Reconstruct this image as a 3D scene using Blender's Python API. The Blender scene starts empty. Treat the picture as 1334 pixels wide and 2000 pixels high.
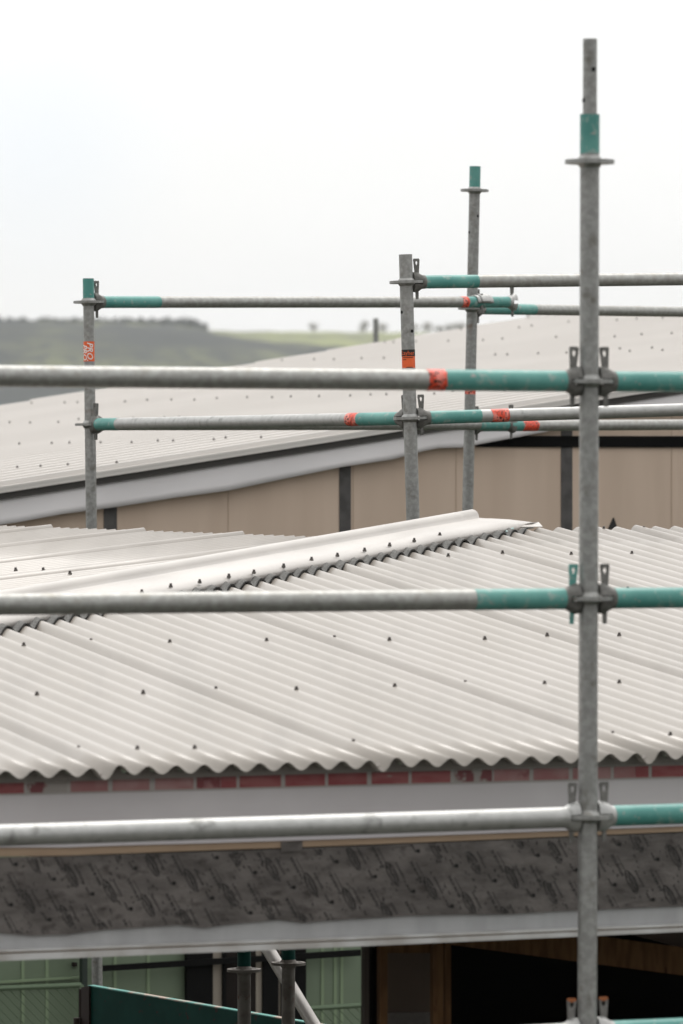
import bpy, bmesh, math, random
from mathutils import Vector as V, Matrix
random.seed(7)
SC = bpy.context.scene
COL = SC.collection
R = math.radians
# ------------------------------------------------------------------ camera
F, CX, HY, HC = 11111.0, 667.0, 945.0, 5.6     # focal length in photo pixels (200 mm), principal point, eye height
cam = bpy.data.cameras.new('camera'); camo = bpy.data.objects.new('camera', cam); COL.objects.link(camo)
camo.location = (0, 0, HC); camo.rotation_euler = (R(90), 0, 0)
cam.sensor_fit = 'VERTICAL'; cam.sensor_height = 36; cam.lens = 200
cam.shift_y = -55 / 2000
cam.clip_start = 0.5; cam.clip_end = 30000
cam.dof.use_dof = True; cam.dof.focus_distance = 20.3; cam.dof.aperture_fstop = 7.1; cam.dof.aperture_blades = 9
SC.camera = camo
SC.render.resolution_x = 683; SC.render.resolution_y = 1024
# ------------------------------------------------------------------ sky and sun
SUN_EL, SUN_AZ = 63, 8          # azimuth clockwise from the view direction
w = bpy.data.worlds.new('World'); SC.world = w; w.use_nodes = True
nt = w.node_tree; bg = nt.nodes['Background']; bg.inputs['Strength'].default_value = 0.1
sky = nt.nodes.new('ShaderNodeTexSky'); sky.sky_type = 'NISHITA'; sky.sun_disc = False
sky.sun_elevation = R(SUN_EL); sky.sun_rotation = R(SUN_AZ)
tc = nt.nodes.new('ShaderNodeTexCoord')
mp = nt.nodes.new('ShaderNodeMapping'); mp.inputs['Scale'].default_value = (7, 7, 16); mp.inputs['Location'].default_value = (0.3, 0.1, 0.55)
nz = nt.nodes.new('ShaderNodeTexNoise'); nz.inputs['Scale'].default_value = 1.0; nz.inputs['Detail'].default_value = 5
rp = nt.nodes.new('ShaderNodeValToRGB'); rp.color_ramp.elements[0].position = 0.36; rp.color_ramp.elements[0].color = (.93, .93, .93, 1)
rp.color_ramp.elements[1].position = 0.58; rp.color_ramp.elements[1].color = (1, 1, 1, 1)
mx = nt.nodes.new('ShaderNodeMix'); mx.data_type = 'RGBA'
mx.inputs[7].default_value = (9.3, 9.26, 9.12, 1)
nt.links.new(tc.outputs['Generated'], mp.inputs[0]); nt.links.new(mp.outputs[0], nz.inputs[0]); nt.links.new(nz.outputs[0], rp.inputs[0])
gap = nt.nodes.new('ShaderNodeVectorMath'); gap.operation = 'DISTANCE'; gap.inputs[1].default_value = (-.054, .9968, .060)     # thin patch of cloud
gr = nt.nodes.new('ShaderNodeMapRange'); gr.interpolation_type = 'SMOOTHSTEP'; gr.inputs[1].default_value = .0; gr.inputs[2].default_value = .034; gr.inputs[3].default_value = 0; gr.inputs[4].default_value = 1
mu = nt.nodes.new('ShaderNodeMath'); mu.operation = 'MULTIPLY'
nt.links.new(tc.outputs['Generated'], gap.inputs[0]); nt.links.new(gap.outputs['Value'], gr.inputs[0]); nt.nodes.remove(mu); pb = nt.nodes.new('ShaderNodeMix'); pb.data_type = 'RGBA'; pb.inputs[6].default_value = (8.55, 8.85, 9.1, 1); pb.inputs[7].default_value = (9.3, 9.26, 9.12, 1)
nt.links.new(gr.outputs[0], pb.inputs[0]); nt.links.new(pb.outputs[2], mx.inputs[7]); nt.links.new(rp.outputs[0], mx.inputs[0]); nt.links.new(sky.outputs[0], mx.inputs[6]); sx = nt.nodes.new('ShaderNodeSeparateXYZ'); mr = nt.nodes.new('ShaderNodeMapRange'); mr.inputs[3].default_value = 1.0; mr.inputs[4].default_value = 1.95
vm = nt.nodes.new('ShaderNodeVectorMath'); vm.operation = 'SCALE'      # overcast sky: brighter towards the zenith
nt.links.new(tc.outputs['Generated'], sx.inputs[0]); nt.links.new(sx.outputs[2], mr.inputs[0]); nt.links.new(mx.outputs[2], vm.inputs[0]); my = nt.nodes.new('ShaderNodeMapRange'); my.inputs[1].default_value = -1; my.inputs[3].default_value = .58; my.inputs[4].default_value = 1.0   # unseen rear sky dimmed to shade faces turned towards it
mm = nt.nodes.new('ShaderNodeMath'); mm.operation = 'MULTIPLY'
nt.links.new(sx.outputs[1], my.inputs[0]); nt.links.new(mr.outputs[0], mm.inputs[0]); nt.links.new(my.outputs[0], mm.inputs[1]); nt.links.new(mm.outputs[0], vm.inputs['Scale'])
nt.links.new(vm.outputs[0], bg.inputs[0])
sl = bpy.data.lights.new('sun', 'SUN'); sl.energy = 1.7; sl.angle = R(35); sl.color = (1, .97, .93)
so = bpy.data.objects.new('sun', sl); COL.objects.link(so)
so.rotation_euler = V((math.sin(R(SUN_AZ)) * math.cos(R(SUN_EL)), math.cos(R(SUN_AZ)) * math.cos(R(SUN_EL)), math.sin(R(SUN_EL)))).to_track_quat('Z', 'Y').to_euler()
SC.view_settings.view_transform = 'Standard'; SC.view_settings.look = 'None'; SC.view_settings.exposure = 0.2; SC.view_settings.gamma = 1
SC.render.engine = 'CYCLES'
SC.cycles.max_bounces = 8

# ------------------------------------------------------------------ materials
def mat(name, col, rough=.6, metal=0, var=None, vscale=8, vdetail=4, lo=.4, hi=.62, bump=0, bscale=40, spec=.5, stretch=(1, 1, 1), var2=None, v2scale=30, v2lo=.6, v2hi=.68, coat=0, coatr=.2, rotz=0, var3=None, v3scale=5, v3lo=.66, v3hi=.76):
    m = bpy.data.materials.new(name); m.use_nodes = True; t = m.node_tree; b = t.nodes['Principled BSDF']
    b.inputs['Base Color'].default_value = (*col, 1); b.inputs['Roughness'].default_value = rough; b.inputs['Metallic'].default_value = metal
    b.inputs['Specular IOR Level'].default_value = spec
    co = t.nodes.new('ShaderNodeTexCoord'); mpp = t.nodes.new('ShaderNodeMapping'); mpp.inputs['Scale'].default_value = stretch; mpp.inputs['Rotation'].default_value = (0, 0, rotz)
    t.links.new(co.outputs['Object'], mpp.inputs[0])
    last = None
    def layer(prev, c, sc, de, a, z, off):
        n = t.nodes.new('ShaderNodeTexNoise'); n.inputs['Scale'].default_value = sc; n.inputs['Detail'].default_value = de
        mo = t.nodes.new('ShaderNodeMapping'); mo.inputs['Location'].default_value = (off, off * 2, 0)
        t.links.new(mpp.outputs[0], mo.inputs[0]); t.links.new(mo.outputs[0], n.inputs[0])
        r = t.nodes.new('ShaderNodeValToRGB'); r.color_ramp.elements[0].position = a; r.color_ramp.elements[1].position = z
        t.links.new(n.outputs[0], r.inputs[0])
        x = t.nodes.new('ShaderNodeMix'); x.data_type = 'RGBA'
        if prev is None: x.inputs[6].default_value = (*col, 1)
        else: t.links.new(prev, x.inputs[6])
        x.inputs[7].default_value = (*c, 1); t.links.new(r.outputs[0], x.inputs[0])
        return x.outputs[2]
    if var: last = layer(None, var, vscale, vdetail, lo, hi, 0)
    if var2: last = layer(last, var2, v2scale, 5, v2lo, v2hi, 3.7)
    if var3: last = layer(last, var3, v3scale, 6, v3lo, v3hi, 9.1)
    b.inputs['Coat Weight'].default_value = coat; b.inputs['Coat Roughness'].default_value = coatr
    if last: t.links.new(last, b.inputs['Base Color'])
    if bump:
        n = t.nodes.new('ShaderNodeTexNoise'); n.inputs['Scale'].default_value = bscale; n.inputs['Detail'].default_value = 5
        t.links.new(mpp.outputs[0], n.inputs[0])
        bp = t.nodes.new('ShaderNodeBump'); bp.inputs['Strength'].default_value = bump; bp.inputs['Distance'].default_value = .01
        t.links.new(n.outputs[0], bp.inputs['Height']); t.links.new(bp.outputs[0], b.inputs['Normal'])
    return m
GALV = mat('galvanised_steel', (.27, .27, .26), .42, .6, var=(.36, .36, .35), vscale=60, vdetail=8, lo=.40, hi=.65, bump=.10, bscale=220, var2=(.17, .16, .14), v2scale=26, v2lo=.56, v2hi=.74, var3=(.15, .085, .05), v3scale=7, v3lo=.66, v3hi=.78)
GALVR = mat('rail_steel', (.315, .312, .295), .5, .66, var=(.40, .40, .385), vscale=50, vdetail=8, lo=.4, hi=.65, bump=.08, bscale=220, var2=(.30, .29, .26), v2scale=24, v2lo=.56, v2hi=.75)
GALVL = mat('pale_galvanised_steel', (.42, .42, .41), .5, .65, var=(.47, .47, .46), vscale=40, vdetail=8, bump=.1, bscale=150, var2=(.26, .26, .25), v2scale=22, v2lo=.58, v2hi=.72)
GALVD = mat('dark_cast_steel', (.13, .128, .118), .6, .35, var=(.20, .195, .185), vscale=40, bump=.25, bscale=120)
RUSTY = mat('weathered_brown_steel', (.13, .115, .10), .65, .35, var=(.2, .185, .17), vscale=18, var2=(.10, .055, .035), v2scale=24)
TEAL = mat('teal_paint', (.065, .25, .222), .45, 0, var=(.11, .32, .285), vscale=9, bump=.06, bscale=90, var2=(.22, .34, .31), v2scale=34, v2lo=.57, v2hi=.66, var3=(.30, .30, .28), v3scale=60, v3lo=.66, v3hi=.70)
TEALD = mat('shaded_teal_paint', (.004, .045, .036), .6, 0, spec=.12, var=(.006, .055, .045), vscale=7, var2=(.04, .03, .025), v2scale=25, v2lo=.63, v2hi=.69)  # teal darkened in colour to hold the shade below the house wall
ORANGE = mat('orange_sticker', (.82, .13, .028), .45, 0, var=(.76, .11, .02), vscale=30)
REDST = mat('torn_red_sticker', (.75, .07, .03), .4, 0, var=(.82, .25, .2), vscale=26, lo=.5, hi=.6, var2=(.06, .02, .015), v2scale=130, v2lo=.53, v2hi=.6)
BLACK = mat('black_print', (.012, .011, .011), .6)
RUST = mat('rusty_orange_tip', (.28, .085, .02), .7)
WHITE = mat('white_print', (.8, .78, .76), .5)
HOLE = mat('pin_hole_dark', (.006, .006, .006), .9)
ROOF = mat('light_grey_roof_steel', (.325, .294, .260), .38, 0, coat=.4, coatr=.24, rotz=-.4078, stretch=(3, .35, 1), var=(.35, .319, .288), vscale=1.2, spec=.5, var2=(.28, .254, .226), v2scale=2.2, v2lo=.5, v2hi=.8)
CAPM = mat('light_grey_flashing', (.51, .48, .45), .34, 0, var=(.47, .442, .415), vscale=4, spec=.6, bump=.25, bscale=3)
ROOFF = mat('far_roof_steel', (.63, .60, .57), .4, 0, coat=.5, coatr=.25, var=(.66, .63, .60), vscale=.8, spec=.4)
SCREW = mat('screw_steel', (.11, .10, .095), .4, .5)
WASH = mat('screw_washer', (.14, .13, .12), .5, .3)
FILL = mat('foam_closure', (.10, .098, .093), .9, 0, var=(.17, .167, .16), vscale=160, bump=.5, bscale=180)
WRAP = mat('grey_building_wrap', (.54, .51, .52), .5, 0, var=(.59, .56, .57), vscale=3, bump=.35, bscale=2.2, spec=.35)
TAPE = mat('pale_tape', (.36, .335, .315), .5)
RED1 = mat('dark_red_print', (.23, .036, .042), .5, 0, var=(.28, .08, .08), vscale=14, stretch=(1, 1, 3), var2=(.30, .25, .235), v2scale=16, v2lo=.66, v2hi=.7)
RED2 = mat('faded_red_print', (.29, .12, .12), .5, 0, var=(.34, .19, .185), vscale=14, var2=(.17, .03, .035), v2scale=9, v2lo=.6, v2hi=.64)
RED3 = mat('torn_red_print', (.16, .035, .04), .5, 0, var=(.31, .28, .26), vscale=22, lo=.44, hi=.5)
TIMBER = mat('pale_timber', (.30, .21, .14), .7, 0, var=(.34, .245, .165), vscale=10, stretch=(1, 1, 14))
DTIMBER = mat('framing_timber', (.13, .068, .03), .85, 0, spec=.15, var=(.085, .042, .018), vscale=9, stretch=(6, 6, 1), var2=(.05, .022, .01), v2scale=6, v2lo=.66, v2hi=.7)
PLY = mat('brown_ply', (.09, .063, .045), .8, 0, var=(.075, .053, .038), vscale=5)
MEMB = mat('dark_printed_membrane', (.088, .078, .073), .6, 0, var=(.14, .125, .117), vscale=9, vdetail=6, bump=.7, bscale=16, stretch=(1, 1, 1.8), spec=.35, var2=(.045, .037, .034), v2scale=22, v2lo=.56, v2hi=.75)
MEMK = mat('membrane_print', (.014, .0125, .012), .7)
BEAM = mat('galvanised_flashing', (.40, .40, .405), .5, .25, var=(.35, .35, .355), vscale=14, stretch=(1, 1, .4), bump=.2, bscale=20)
LIP = mat('flashing_lip', (.60, .595, .59), .4, .2, var=(.44, .42, .40), vscale=9)
INNER = mat('painted_room_dark', (.003, .0028, .0025), .95, spec=.05)  # black colour stands in for the unlit room
SHEET = mat('beige_sheathing', (.60, .475, .38), .8, 0, var=(.55, .43, .34), vscale=6, stretch=(1, 1, .12), var2=(.52, .41, .325), v2scale=3, v2lo=.5, v2hi=.8)
JTAPE = mat('dark_joint_tape', (.05, .046, .045), .6, 0, var=(.085, .08, .078), vscale=14)
DARKB = mat('black_band', (.005, .005, .005), .8, spec=.1)
WRAPF = mat('pale_underlay', (.62, .60, .605), .5, 0, var=(.67, .65, .655), vscale=1.2, bump=.25, bscale=1.6)
VSHADE = mat('painted_verge_shadow', (.055, .05, .046), .6)
GREEN = mat('painted_glass_reflection', (.145, .19, .125), .6, 0, var=(.165, .215, .145), vscale=2)
GREENL = mat('green_seam', (.215, .285, .175), .6)
CREAM = mat('cream_panel', (.33, .29, .24), .7)
DKFRAME = mat('dark_frame', (.006, .006, .006), .7, spec=.12)
DKBROWN = mat('dark_brown_panel', (.018, .014, .012), .7, spec=.15)
WIRE = mat('dark_green_wire', (.115, .165, .10), .6)

# ------------------------------------------------------------------ helpers
def P(px, py, Y): return V(((px - CX) * Y / F, Y, HC + (HY - py) * Y / F))
def ray(px, py): return V(((px - CX) / F, 1, (HY - py) / F))
EYE = V((0, 0, HC))
def hit(px, py, pt, n):
    d = ray(px, py); return EYE + d * ((pt - EYE).dot(n) / d.dot(n))
ROOT = {}
def put(o, parent):
    COL.objects.link(o)
    if parent is not None: o.parent = parent
def tag(o, label, cat, group=None, kind=None):
    if label: o['label'] = label
    if cat: o['category'] = cat
    if group: o['group'] = group
    if kind: o['kind'] = kind
def thing(name, loc, label, cat, group=None):
    o = bpy.data.objects.new(name, None); o.empty_display_size = .1; o.location = loc; COL.objects.link(o)
    tag(o, label, cat, group); ROOT[o.name] = V(loc); return o
def origin(parent): return ROOT[parent.name] if parent is not None else V((0, 0, 0))
def mesh(name, verts, faces, mats, parent=None, smooth=False, fm=None):
    """verts are world coordinates; the object sits at its thing's origin"""
    og = origin(parent)
    me = bpy.data.meshes.new(name); me.from_pydata([tuple(V(v) - og) for v in verts], [], faces)
    for m in (mats if isinstance(mats, (list, tuple)) else [mats]): me.materials.append(m)
    bm = bmesh.new(); bm.from_mesh(me)
    if fm: 
        bm.faces.ensure_lookup_table()
        for f, i in zip(bm.faces, fm): f.material_index = i
    bmesh.ops.recalc_face_normals(bm, faces=bm.faces)
    for f in bm.faces: f.smooth = smooth
    bm.to_mesh(me); bm.free()
    o = bpy.data.objects.new(name, me); put(o, parent)
    ROOT[o.name] = og
    return o
def frame(d):
    d = d.normalized(); a = V((0, 0, 1)) if abs(d.z) < .9 else V((0, -1, 0))
    s = d.cross(a).normalized(); u = s.cross(d).normalized(); return d, s, u
def cyl_geo(A, B, r, seg=28, inner=None):
    d, s, u = frame(B - A); vs = []; fs = []
    for c in (A, B):
        for k in range(seg):
            t = 2 * math.pi * k / seg; vs.append(c + s * (r * math.cos(t)) + u * (r * math.sin(t)))
    for k in range(seg): fs.append((k, (k + 1) % seg, seg + (k + 1) % seg, seg + k))
    if inner:
        n = len(vs)
        for c in (A, B):
            for k in range(seg):
                t = 2 * math.pi * k / seg; vs.append(c + s * (inner * math.cos(t)) + u * (inner * math.sin(t)))
        for k in range(seg):
            k2 = (k + 1) % seg
            fs.append((n + k, n + k2, n + seg + k2, n + seg + k)); fs.append((k, k2, n + k2, n + k)); fs.append((seg + k, seg + k2, n + seg + k2, n + seg + k))
    else:
        fs.append(tuple(range(seg))); fs.append(tuple(range(seg, 2 * seg)))
    return vs, fs
def autosmooth(o):
    for p in o.data.polygons: p.use_smooth = len(p.vertices) == 4
def tube(name, A, B, r, m, parent, seg=28, inner=None):
    vs, fs = cyl_geo(V(A), V(B), r, seg, inner); o = mesh(name, vs, fs, m, parent, smooth=True)
    try: o.data.set_sharp_from_angle(angle=R(50))
    except Exception: pass
    return o
class MB:
    def __init__(s): s.v = []; s.f = []; s.m = []
    def add(s, vs, fs, mi=0):
        n = len(s.v); s.v += [V(v) for v in vs]; s.f += [tuple(i + n for i in f) for f in fs]; s.m += [mi] * len(fs)
    def hexa(s, c, mi=0):   # 8 corners: bottom 0-3, top 4-7
        s.add(c, [(0, 1, 2, 3), (4, 5, 6, 7), (0, 1, 5, 4), (1, 2, 6, 5), (2, 3, 7, 6), (3, 0, 4, 7)], mi)
    def cyl(s, A, B, r, seg=12, mi=0, inner=None):
        vs, fs = cyl_geo(V(A), V(B), r, seg, inner); s.add(vs, fs, mi)
    def slab(s, quad, thick, mi=0):  # quad facing front, pushed along thick vector
        q = [V(p) for p in quad]; s.hexa(q + [p + thick for p in q], mi)
    def make(s, name, mats, parent=None, smooth=False): return mesh(name, s.v, s.f, mats, parent, smooth, s.m)
def plate(outer, holes, thick, M):
    """flat plate with holes in local xy, extruded along local z (both ways), placed with matrix M"""
    bm = bmesh.new(); es = []
    for loop in [outer] + holes:
        vs = [bm.verts.new((x, y, -thick / 2)) for x, y in loop]
        es += [bm.edges.new((vs[i], vs[(i + 1) % len(vs)])) for i in range(len(vs))]
    bmesh.ops.triangle_fill(bm, use_beauty=True, use_dissolve=False, edges=es)
    ex = bmesh.ops.extrude_face_region(bm, geom=list(bm.faces))
    for g in ex['geom']:
        if isinstance(g, bmesh.types.BMVert): g.co.z += thick
    bm.verts.ensure_lookup_table(); bm.verts.index_update()
    vs = [M @ v.co for v in bm.verts]; fs = [tuple(v.index for v in f.verts) for f in bm.faces]
    bm.free(); return vs, fs
def basis(o, x, y, z): return Matrix(((x.x, y.x, z.x, o.x), (x.y, y.y, z.y, o.y), (x.z, y.z, z.z, o.z), (0, 0, 0, 1)))
TR = .0243          # scaffold tube radius
def rosette(parent, C, up, m=GALV, rr=.0625, th=.010, turn=0.0):
    d, s, u = frame(up); M = basis(C, s, u, d)
    def ring(r, n, cx=0, cy=0, ph=0): return [(cx + r * math.cos(2 * math.pi * k / n + ph), cy + r * math.sin(2 * math.pi * k / n + ph)) for k in range(n)]
    holes = [ring(TR * .98, 24)]
    for k in range(8):
        a = 2 * math.pi * k / 8 + turn; holes.append(ring(.0085 if k % 2 else .0105, 10, .0435 * math.cos(a), .0435 * math.sin(a), a))
    mb = MB(); mb.add(*plate(ring(rr, 40), holes, th, M))
    # weld fillets
    seg = 28; vs = []; fs = []
    for (z, r) in ((-.016, TR * 1.0), (-.005, TR + .008), (.005, TR + .008), (.016, TR * 1.0)):
        for k in range(seg):
            t = 2 * math.pi * k / seg; vs.append(M @ V((r * math.cos(t), r * math.sin(t), z)))
    for j in (0, 2):
        for k in range(seg): fs.append((j * seg + k, j * seg + (k + 1) % seg, (j + 1) * seg + (k + 1) % seg, (j + 1) * seg + k))
    mb.add(vs, fs)
    return mb.make('rosette', m, parent)
def head(parent, C, d, up, m=GALVD, wm=None, tipm=None, wshift=0.0, wrot=0.0):
    """wedge head of a ledger: C = centre of the rosette on the standard's axis, d = outward direction"""
    d = d.normalized(); up = (up - d * up.dot(d)).normalized(); s = d.cross(up).normalized()
    prof = [(.0245, .030, .016), (.027, .037, .020), (.040, .039, .0235), (.050, .035, .025), (.060, .0285, .0255), (.068, .0262, .0256), (.076, .0258, .0258)]
    mb = MB(); seg = 16
    for sg in (1, -1):
        vs = []; fs = []; n = seg + 1
        pr = prof[:5]
        for (a, h, wd) in pr:
            for k in range(n):
                t = math.pi * k / seg
                vs.append(C + d * a + s * (wd * math.cos(t)) + up * (sg * max(.0075, h * math.sin(t) ** .8)))
        for i in range(len(pr) - 1):
            for k in range(seg): fs.append((i * n + k, i * n + k + 1, (i + 1) * n + k + 1, (i + 1) * n + k))
            fs.append((i * n, (i + 1) * n, (i + 1) * n + seg, i * n + seg))
        fs.append(tuple(range(n))); fs.append(tuple((len(pr) - 1) * n + k for k in range(n)))
        mb.add(vs, fs)
    vs = []; fs = []; n = 24
    pr = [(.0585, .030, .0254)] + prof[4:]
    for (a, h, wd) in pr:
        for k in range(n):
            t = 2 * math.pi * k / n; vs.append(C + d * a + s * (wd * math.cos(t)) + up * (h * math.sin(t)))
    for i in range(len(pr) - 1):
        for k in range(n): fs.append((i * n + k, i * n + (k + 1) % n, (i + 1) * n + (k + 1) % n, (i + 1) * n + k))
    fs.append(tuple(range(n))); fs.append(tuple((len(pr) - 1) * n + k for k in range(n)))
    mb.add(vs, fs)
    h = mb.make('ledger_head', m, parent, smooth=True)
    try: h.data.set_sharp_from_angle(angle=R(40))
    except Exception: pass
    # wedge: flat tapering plate with a teardrop hole, pin below
    out = [(-.0045, -.064), (.0045, -.064), (.0055, -.05), (.0055, -.035), (.009, .035), (.0125, .082), (.0105, .087), (-.0105, .087), (-.0125, .082), (-.0075, .035), (-.0055, -.035), (-.0055, -.05)]
    hole = [(.0055 * math.cos(a), .072 + .006 * math.sin(a) - (.004 if math.sin(a) < -.8 else 0)) for a in [2 * math.pi * k / 12 for k in range(12)]]
    up2 = (up + d * math.tan(R(wrot))).normalized(); d2 = (d - up2 * d.dot(up2)).normalized()
    M = basis(C + d * (.045 + wshift), d2, up2, -s)
    vs, fs = plate(out, [hole], .006, M)
    fm = None; mats = [wm or GALVD]
    if tipm:
        mats.append(tipm); fm = []
        for f in fs:
            zc = sum((vs[i] - C).dot(up2) for i in f) / len(f); fm.append(1 if zc > .079 else 0)
    mesh('wedge', vs, fs, mats, parent, False, fm)
def patch(name, A, B, rad, t0, t1, a0, a1, m, parent, n=14, nl=6, jag=0.0, ref=None):
    """curved label on a tube from A to B between fractions t0..t1, angles measured from the side facing the camera"""
    A = V(A); B = V(B); d = (B - A).normalized(); L = (B - A).length
    f = V((0, -1, 0)); f = (f - d * f.dot(d)).normalized(); s = d.cross(f).normalized()
    vs = []; fs = []
    for i in range(nl + 1):
        for k in range(n + 1):
            a = R(a0 + (a1 - a0) * k / n); t = t0 + (t1 - t0) * i / nl
            if jag and i in (0, nl): t += (random.random() - .5) * jag
            vs.append(A + d * (t * L) + (f * math.cos(a) + s * math.sin(a)) * rad)
    for i in range(nl):
        for k in range(n): fs.append((i * (n + 1) + k, i * (n + 1) + k + 1, (i + 1) * (n + 1) + k + 1, (i + 1) * (n + 1) + k))
    return mesh(name, vs, fs, m, parent, True)
def bent_text(name, body, size, m, parent, place, shear=0.0, sx=1.0):
    cu = bpy.data.curves.new('lettering', 'FONT'); cu.body = body; cu.size = size; cu.offset = size * (.012 if m is WHITE else 0); cu.resolution_u = 2; cu.shear = shear; cu.align_x = 'CENTER'; cu.align_y = 'CENTER'
    tmp = bpy.data.objects.new('lettering', cu); COL.objects.link(tmp)
    me = bpy.data.meshes.new_from_object(tmp.evaluated_get(bpy.context.evaluated_depsgraph_get()))
    bpy.data.objects.remove(tmp); bpy.data.curves.remove(cu)
    bm = bmesh.new(); bm.from_mesh(me); bmesh.ops.subdivide_edges(bm, edges=list(bm.edges), cuts=1); bmesh.ops.triangulate(bm, faces=list(bm.faces))
    bm.verts.index_update()
    vs = [place(v.co.x * sx, v.co.y) for v in bm.verts]; fs = [tuple(v.index for v in f.verts) for f in bm.faces]; bm.free(); bpy.data.meshes.remove(me)
    return mesh(name, vs, fs, m, parent)

# ------------------------------------------------------------------ ground and hills (setting)
g = mesh('ground', [(-7000, -7000, 0), (7000, -7000, 0), (7000, 7000, 0), (-7000, 7000, 0)], [(0, 1, 2, 3)],
         mat('bare_earth_and_grass', (.045, .042, .032), .95, 0, var=(.035, .04, .025), vscale=.05))
tag(g, None, None, kind='structure')
def interp(pts, x):
    if x <= pts[0][0]: return pts[0][1]
    for (a, b), (c, d) in zip(pts, pts[1:]):
        if x <= c: return b + (d - b) * (x - a) / (c - a)
    return pts[-1][1]
def hill(name, crest, Y, depth, m, seed, rough):
    rnd = random.Random(seed); ph = [(rnd.uniform(.02, .25), rnd.uniform(0, 6), rnd.uniform(.02, .2), rnd.uniform(0, 6)) for _ in range(14)]
    nx, ny = 150, 34; vs = []; fs = []
    for j in range(ny + 1):
        v = j / ny
        for i in range(nx + 1):
            px = -900 + 3200 * i / nx; x = (px - CX) * Y / F
            top = (HY - interp(crest, px)) * Y / F + HC
            # front slope rises to the crest at v=.7, then rolls over
            h = math.sin(min(v / .7, 1) * math.pi / 2) ** 1.2 if v <= .7 else max(0.0, math.cos((v - .7) / .3 * math.pi / 2)) ** .7
            yy = Y + (v - .7) * depth
            n = sum(math.sin(a * x + b + c * yy * .4 + d) for a, b, c, d in ph) / 14 * rough * min(1, h * 1.5)
            vs.append((x, yy, max(-1.0 if v > .02 else -.5, top * h + n)))
    for j in range(ny):
        for i in range(nx): k = j * (nx + 1) + i; fs.append((k, k + 1, k + nx + 2, k + nx + 1))
    o = mesh(name, vs, fs, m, None, True); tag(o, None, None, kind='structure'); return o
BUSH = mat('bush_covered_hill', (.008, .013, .010), .95, 0, var=(.085, .095, .038), vscale=.014, vdetail=8, lo=.46, hi=.62, stretch=(1, .5, 1.5), var2=(.008, .014, .012), v2scale=.09, v2lo=.5, v2hi=.6)
PAST = mat('pasture_hill', (.21, .23, .075), .95, 0, var=(.11, .12, .055), vscale=.03, vdetail=5, stretch=(1, .4, 1))
hill('hill', [(-900, 640), (0, 634), (250, 637), (400, 648), (470, 666), (600, 676), (760, 690), (900, 700), (2300, 760)], 3600, 1500, BUSH, 3, 5)
hill('hill', [(-900, 640), (0, 632), (300, 637), (420, 650), (560, 651), (730, 652), (850, 654), (1000, 664), (1500, 690), (2300, 720)], 4500, 1600, PAST, 5, 2)

def leaf_cloud(rnd, c, rx, ry, rz, n, size):
    vs = []; fs = []
    for _ in range(n):
        while True:
            q = V((rnd.uniform(-1, 1), rnd.uniform(-1, 1), rnd.uniform(-1, 1)))
            if .25 < q.length < 1: break
        p = V((c[0] + q.x * rx, c[1] + q.y * ry, c[2] + q.z * rz))
        a = V((rnd.gauss(0, 1), rnd.gauss(0, 1), rnd.gauss(0, 1))).normalized(); b = a.orthogonal().normalized() * size * rnd.uniform(.6, 1.3); e = a.cross(b).normalized() * size * rnd.uniform(.6, 1.3)
        k = len(vs); vs += [p - b - e, p + b - e * .6, p + b * .7 + e, p - b * .8 + e * .9]; fs.append((k, k + 1, k + 2, k + 3))
    return vs, fs
LEAF = mat('tree_foliage', (.26, .25, .19), .9, 0, var=(.33, .31, .24), vscale=.6)  # paled in colour to mimic sky bleeding into the blurred crowns
LEAFD = mat('pine_foliage', (.022, .035, .028), .9, 0, var=(.04, .055, .035), vscale=.2)
BARK = mat('tree_bark', (.07, .055, .045), .9)
# plantation block along the left crest: one mass
rnd = random.Random(11); vs = []; fs = []
for k in range(420):
    px = rnd.uniform(-330, 402); Y = 4500 + rnd.uniform(-60, 160); base = P(px, 640, Y)
    hh = (13 if px < 385 else 9) * rnd.uniform(.75, 1.0) * Y / 4500; x, y, z = base.x, base.y, base.z - 6
    a, b = leaf_cloud(rnd, (x, y, z + hh * .55), 3.4, 3.4, hh * .55, 40, 1.5); n = len(vs); vs += a; fs += [tuple(i + n for i in f) for f in b]
o = mesh('pine_plantation', vs, fs, LEAFD); tag(o, 'dark pine plantation running along the left hill crest', 'forest', kind='stuff')
def tree(px, py_base, hpx, wpx, label, seed, Y=4480):
    rnd = random.Random(seed); b = P(px, py_base + 5, Y); sc = Y / F; h = (hpx + 5) * sc; wd = wpx * sc / 2
    t = thing('hill_tree', b, label, 'tree', 'trees on the far hill')
    mb = MB(); mb.cyl(b, b + V((0, 0, h * .55)), h * .03, 7)
    for a in range(4):
        an = a * 1.6 + rnd.random(); mb.cyl(b + V((0, 0, h * .35)), b + V((math.cos(an) * wd * .6, math.sin(an) * wd * .6, h * .7)), h * .015, 6)
    mb.make('trunk', BARK, t)
    vs = []; fs = []
    for q in range(7):
        an = rnd.uniform(0, 6.3); rr = rnd.uniform(0, .6)
        a, f = leaf_cloud(rnd, (b.x + math.cos(an) * wd * rr, b.y + math.sin(an) * wd * rr, b.z + h * rnd.uniform(.45, .85)), wd * .5, wd * .5, h * .2, 42, h * .04)
        n = len(vs); vs += a; fs += [tuple(i + n for i in g) for g in f]
    mesh('crown', vs, fs, LEAF, t)
tree(612, 650, 22, 26, 'lone round tree standing on the pale pasture crest', 1)
tree(712, 650, 24, 30, 'hill tree just left of the short distant scaffold post', 2)
tree(748, 650, 20, 40, 'hill tree just right of the short distant scaffold post', 3)
for k, (x, hp, wp) in enumerate(((806, 20, 34), (832, 24, 34), (856, 19, 30), (878, 23, 34), (900, 25, 36))):
    tree(x, 651, hp, wp, 'pale blurred hill tree in the row between the stickered standard and the tall far standard', 20 + k)
tree(965, 655, 26, 44, 'hill tree under the scaffold clamp, right of the tall far standard', 6)
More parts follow.
